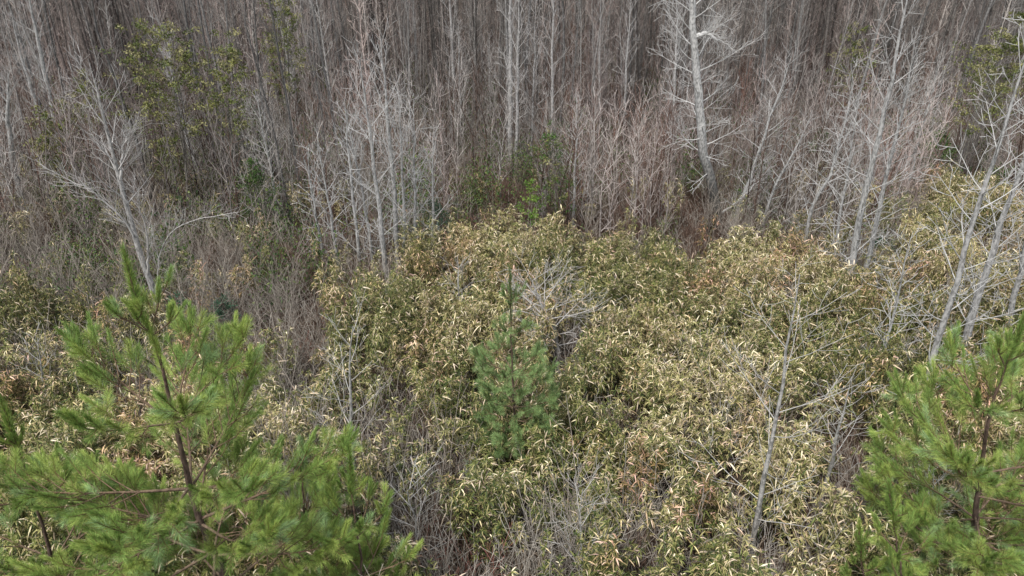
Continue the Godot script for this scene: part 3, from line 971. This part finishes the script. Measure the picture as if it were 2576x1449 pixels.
# ---- green leaved shrubs and half-leaved trees
func shrubs() -> void:
	var green := [Color(0.05, 0.10, 0.025), Color(0.075, 0.13, 0.03), Color(0.04, 0.075, 0.02)]
	var olive := [Color(0.12, 0.14, 0.04), Color(0.17, 0.175, 0.055), Color(0.08, 0.10, 0.03), Color(0.25, 0.235, 0.11)]
	var blue := [Color(0.045, 0.10, 0.06), Color(0.06, 0.125, 0.075), Color(0.035, 0.075, 0.045)]
	var bright := [Color(0.10, 0.19, 0.03), Color(0.14, 0.22, 0.04)]
	# label, picture point of the foot, hb, height, spread, leaves, leaf size, colours, name, from
	for s in [
		["blue green bush at the right foot of the grey clump", 1105, 620, 0.6, 2.6, 1.1, 2000, 0.075, blue, "evergreen_shrub", 0.1],
		["dark holly bush right behind the tall left pine", 575, 850, 0.8, 2.0, 0.9, 1700, 0.075, blue, "evergreen_shrub", 0.1],
		["tall holly with glossy green leaves left of the grey clump", 665, 600, 0.5, 3.9, 1.1, 2400, 0.09, green, "evergreen_shrub", 0.25],
		["small dark evergreen high between the left trees", 655, 400, 0.3, 4.2, 0.7, 900, 0.1, green, "evergreen_shrub", 0.55],
		["bright green climbing shrub on stems right of the twin trunks", 1330, 600, 0.8, 3.2, 0.7, 900, 0.1, bright, "evergreen_shrub", 0.25],
		["leafy green shrub arching round the grey stem", 1405, 590, 0.8, 5.4, 1.3, 1500, 0.1, olive + green, "evergreen_shrub", 0.35],
		["green shrub at the white tree's foot, right side", 1855, 560, 0.5, 1.9, 0.6, 700, 0.09, green, "evergreen_shrub", 0.3],
		["dark green bush left of the white tree among pinkish brush", 1668, 450, 0.4, 2.2, 0.9, 900, 0.09, green, "evergreen_shrub", 0.2],
		["low green bush under the silvery pair's right trunk", 2210, 680, 0.6, 1.9, 0.9, 1200, 0.08, blue, "evergreen_shrub", 0.1],
		["green bush behind the silvery pair, left of its trunks", 2060, 470, 0.4, 3.2, 1.1, 1200, 0.1, green, "evergreen_shrub", 0.2],
		["large olive evergreen tree at the upper right", 2385, 500, 0.3, 8.6, 2.4, 4200, 0.12, olive, "evergreen_tree", 0.4],
		["dark green evergreen just below the large olive evergreen", 2340, 500, 0.3, 3.6, 1.3, 1500, 0.1, green, "evergreen_shrub", 0.2],
		["dark green bush behind the stout pale trunk at the right", 2500, 520, 0.4, 2.2, 1.3, 1600, 0.09, green, "evergreen_shrub", 0.1],
		["low blue green bush beneath the crooked left tree", 450, 800, 0.8, 1.6, 0.7, 900, 0.07, blue, "evergreen_shrub", 0.1],
		["grey green bush in the cane below the centre pine", 1205, 1240, 0.6, 1.5, 0.5, 900, 0.045, [Color(0.14, 0.18, 0.12), Color(0.18, 0.22, 0.15)], "evergreen_shrub", 0.2],
		["green bush low on the left edge by the forked tree", 200, 520, 0.3, 1.8, 0.8, 900, 0.09, green, "evergreen_shrub", 0.2],
		["dark blue green evergreen far back in the upper left corner", 90, 220, 0.3, 4.5, 1.6, 1300, 0.14, blue, "evergreen_shrub", 0.4],
		["small yellow green shrub under the crooked tree's right limb", 410, 520, 0.5, 2.4, 0.8, 800, 0.08, olive, "evergreen_shrub", 0.2],
		["leafy shrub with pale leaves beneath the crooked left tree", 380, 660, 0.6, 2.0, 0.9, 800, 0.075, olive, "evergreen_shrub", 0.2],
		["yellow green shrub at the left edge below the forked tree", 10, 640, 0.5, 3.0, 0.8, 800, 0.09, olive, "evergreen_shrub", 0.3]]:
		evergreen(s[0], ground(s[1], s[2], s[3]), s[4], s[5], s[6], s[7], s[8], {"called": s[9], "from": s[10], "cat": "tree" if s[9] == "evergreen_tree" else "shrub"})
	# half-evergreen slender trees of the upper left, leaves thin and yellowish
	for s in [
		["half leaved slender tree with the densest yellow green crown, upper left", 480, 560, 430, 60, 2.2, 3400],
		["half leaved slender tree at left of the densest yellow green crown", 395, 560, 330, 40, 1.8, 2000],
		["half leaved tree with sparse leaves right of the densest crown", 590, 560, 560, 60, 1.5, 2600],
		["half leaved tree with thin olive sprays above the small holly", 740, 480, 715, -60, 1.6, 2600],
		["half leaved low tree with drooping yellow sprays by the crooked tree's top", 235, 480, 200, 180, 1.4, 1700],
		["half leaved slim tree with leaves low on its stem at far left", 150, 560, 110, 270, 0.9, 1500],
		["half leaved sapling beneath the densest yellow green crown", 430, 560, 410, 350, 1.1, 1300],
		["half leaved tree by the upper right trunks with olive leaves", 2120, 420, 2150, 60, 1.5, 1700],
		["half leaved tree leaning beyond the silvery pair", 2460, 430, 2500, 110, 1.4, 1700]]:
		var g := ground(s[1], s[2], 0.3)
		var top := at_z(s[3], s[4], g.z) - g
		evergreen(s[0], g, top.y, s[5], s[6], 0.12, olive, {"called": "half_leaved_tree", "cat": "tree", "from": 0.5, "stems": 2, "lean": Vector3(top.x, 0, 0), "group": "half leaved slender trees"})

# ---- pines
func pine_at(label: String, px: Array, z: float, r: float, o_: Dictionary) -> Node3D:
	var pts := []
	for q in px: pts.append(at_z(q[0], q[1], z))
	var low: Vector3 = pts[0]
	var dirn: Vector3 = (pts[1] - pts[0]).normalized()
	var foot: Vector3 = low - dirn * ((low.y - land(low.x, z)) / maxf(dirn.y, 0.5))
	foot.y = land(foot.x, foot.z)
	var path := PackedVector3Array([Vector3.ZERO])
	for q in pts: path.append(q - foot)
	return pine(label, foot, path, r, o_)

func pines() -> void:
	pine_at("tallest young pine, yellow green, filling the lower left", [[565, 1449], [492, 1285], [442, 1070], [402, 900], [345, 760], [322, 664]], -7.3, 0.085, {"bare": 0.95, "reach": 2.2, "slope": 0.78, "lead": 1.3, "sub": 7.2, "side": 4})
	pine_at("short yellow green pine with a fan of upright shoots, right of the tallest pine", [[912, 1460], [905, 1380], [885, 1250], [880, 1150]], -7.2, 0.04, {"bare": 0.62, "reach": 0.75, "slope": 0.6, "lead": 0.75, "step": 0.6})
	pine_at("pine cut off by the left edge beside the tallest pine", [[130, 1400], [82, 1230], [45, 1130], [12, 1030]], -7.4, 0.06, {"bare": 0.6, "reach": 1.7, "slope": 0.6, "lead": 0.9})
	pine_at("bushy blue green pine between the tallest pine and the short one", [[770, 1449], [768, 1350], [762, 1230], [760, 1130]], -8.6, 0.05, {"bare": 0.5, "reach": 1.3, "slope": 0.6, "lead": 0.6, "sub": 3.6, "kinds": "_blue"})
	pine_at("slim dark green pine alone in the middle of the cane", [[1300, 1185], [1291, 1000], [1286, 850], [1283, 690]], ground(1300, 1185, 0.8).z, 0.045, {"bare": 0.62, "reach": 0.82, "slope": 0.38, "lead": 0.95, "step": 0.55, "ring": 5, "sub": 10.0, "side": 4, "least": 0.42, "steep": 44.0, "flat": 84.0, "kinds": "_blue", "size": 0.9})
	pine_at("leaning bright green pine at the lower right edge", [[2440, 1449], [2452, 1300], [2480, 1100], [2502, 1000], [2542, 890], [2578, 800]], -8.2, 0.075, {"bare": 0.75, "reach": 1.7, "slope": 0.7, "lead": 1.0, "step": 0.7, "sub": 5.4})
	pine_at("small pine with upright shoots below the leaning right pine", [[2270, 1460], [2262, 1400], [2250, 1330], [2238, 1240]], -7.3, 0.035, {"bare": 0.5, "reach": 0.5, "slope": 0.5, "lead": 0.7, "step": 0.5, "ring": 4})
	pine_at("knee high pine seedling left of the small lower right pine", [[2172, 1460], [2168, 1420], [2165, 1380], [2160, 1335]], -7.9, 0.02, {"bare": 0.3, "reach": 0.45, "slope": 0.5, "lead": 0.5, "step": 0.4, "ring": 4})

# ---- fallen and dead wood
func small_wood() -> void:
	var gone := {"bark": Color(0.42, 0.40, 0.385), "base": Color(0.36, 0.34, 0.32), "twig": Color(0.46, 0.44, 0.42), "limbs": 22, "from": 0.35, "long": 0.42, "low": 80.0, "high": 50.0, "kink": 0.22, "lift": 0.1, "tip": 0.0035, "called": "dead_tree"}
	bare_tree("dead grey snag leaning in the cane right of the centre pine", [[1420, 890], [1395, 835], [1362, 770], [1335, 700]], 18.0, gone, "", 1.0)
	for s in [
		["tangled grey dead branches right of the centre pine's middle", 1440, 930, 1.9, 15, 0.9],
		["second heap of grey dead twigs beside the leaning snag", 1345, 800, 2.2, 14, 0.7],
		["grey dead bush standing in the cane, many upright stems", 1768, 1120, 2.3, 26, 0.35],
		["grey dead bush beside the knotty sapling in the brown patch", 950, 1160, 1.9, 18, 0.8],
		["bleached dead twigs at the left of the tall pine's shoulder", 290, 900, 1.7, 16, 0.9],
		["pale dead branch heap low in the right hand cane", 1900, 1330, 1.6, 16, 1.0],
		["reddish twiggy bush between the holly and the cane bank", 850, 790, 1.9, 24, 0.5],
		["brown twiggy bush in the hollow before the lower right pines", 2190, 1300, 1.7, 20, 0.7]]:
		var g := ground(s[1], s[2], 1.0)
		var red: bool = s[0].begins_with("reddish")
		var br: bool = s[0].begins_with("brown")
		var c0 := Color(0.27, 0.13, 0.11) if red else (Color(0.2, 0.15, 0.125) if br else Color(0.36, 0.34, 0.32))
		var o := thing("bare_bush", s[0], "bush", g)
		part("twigs", brush_mesh(s[3], s[4], c0, c0 * 1.35, s[5]), o)
	var a := ground(2412, 935, 0.7)
	var b := ground(2530, 862, 0.7)
	var log_ := Buf.new()
	var mid := (b - a) * 0.5
	log_.tube(PackedVector3Array([Vector3(0, 0.5, 0), mid + Vector3(0, 0.85, 0), b - a + Vector3(0, 1.2, 0)]), PackedFloat32Array([0.11, 0.1, 0.07]), 9, Color(0.16, 0.145, 0.14), Color(0.2, 0.185, 0.175))
	var st := Buf.new()
	grow(st, mid + Vector3(0, 0.9, 0), Vector3(0.4, 0.8, 0.2).normalized(), 0.9, 0.02, 1, style(), Color(0.22, 0.2, 0.19))
	var lg := thing("fallen_log", "dark fallen log behind the right pine, against the stout pale trunk", "log", a)
	part("trunk", log_.mesh(M.bark), lg)
	part("broken_limb", st.mesh(M.twig), lg)
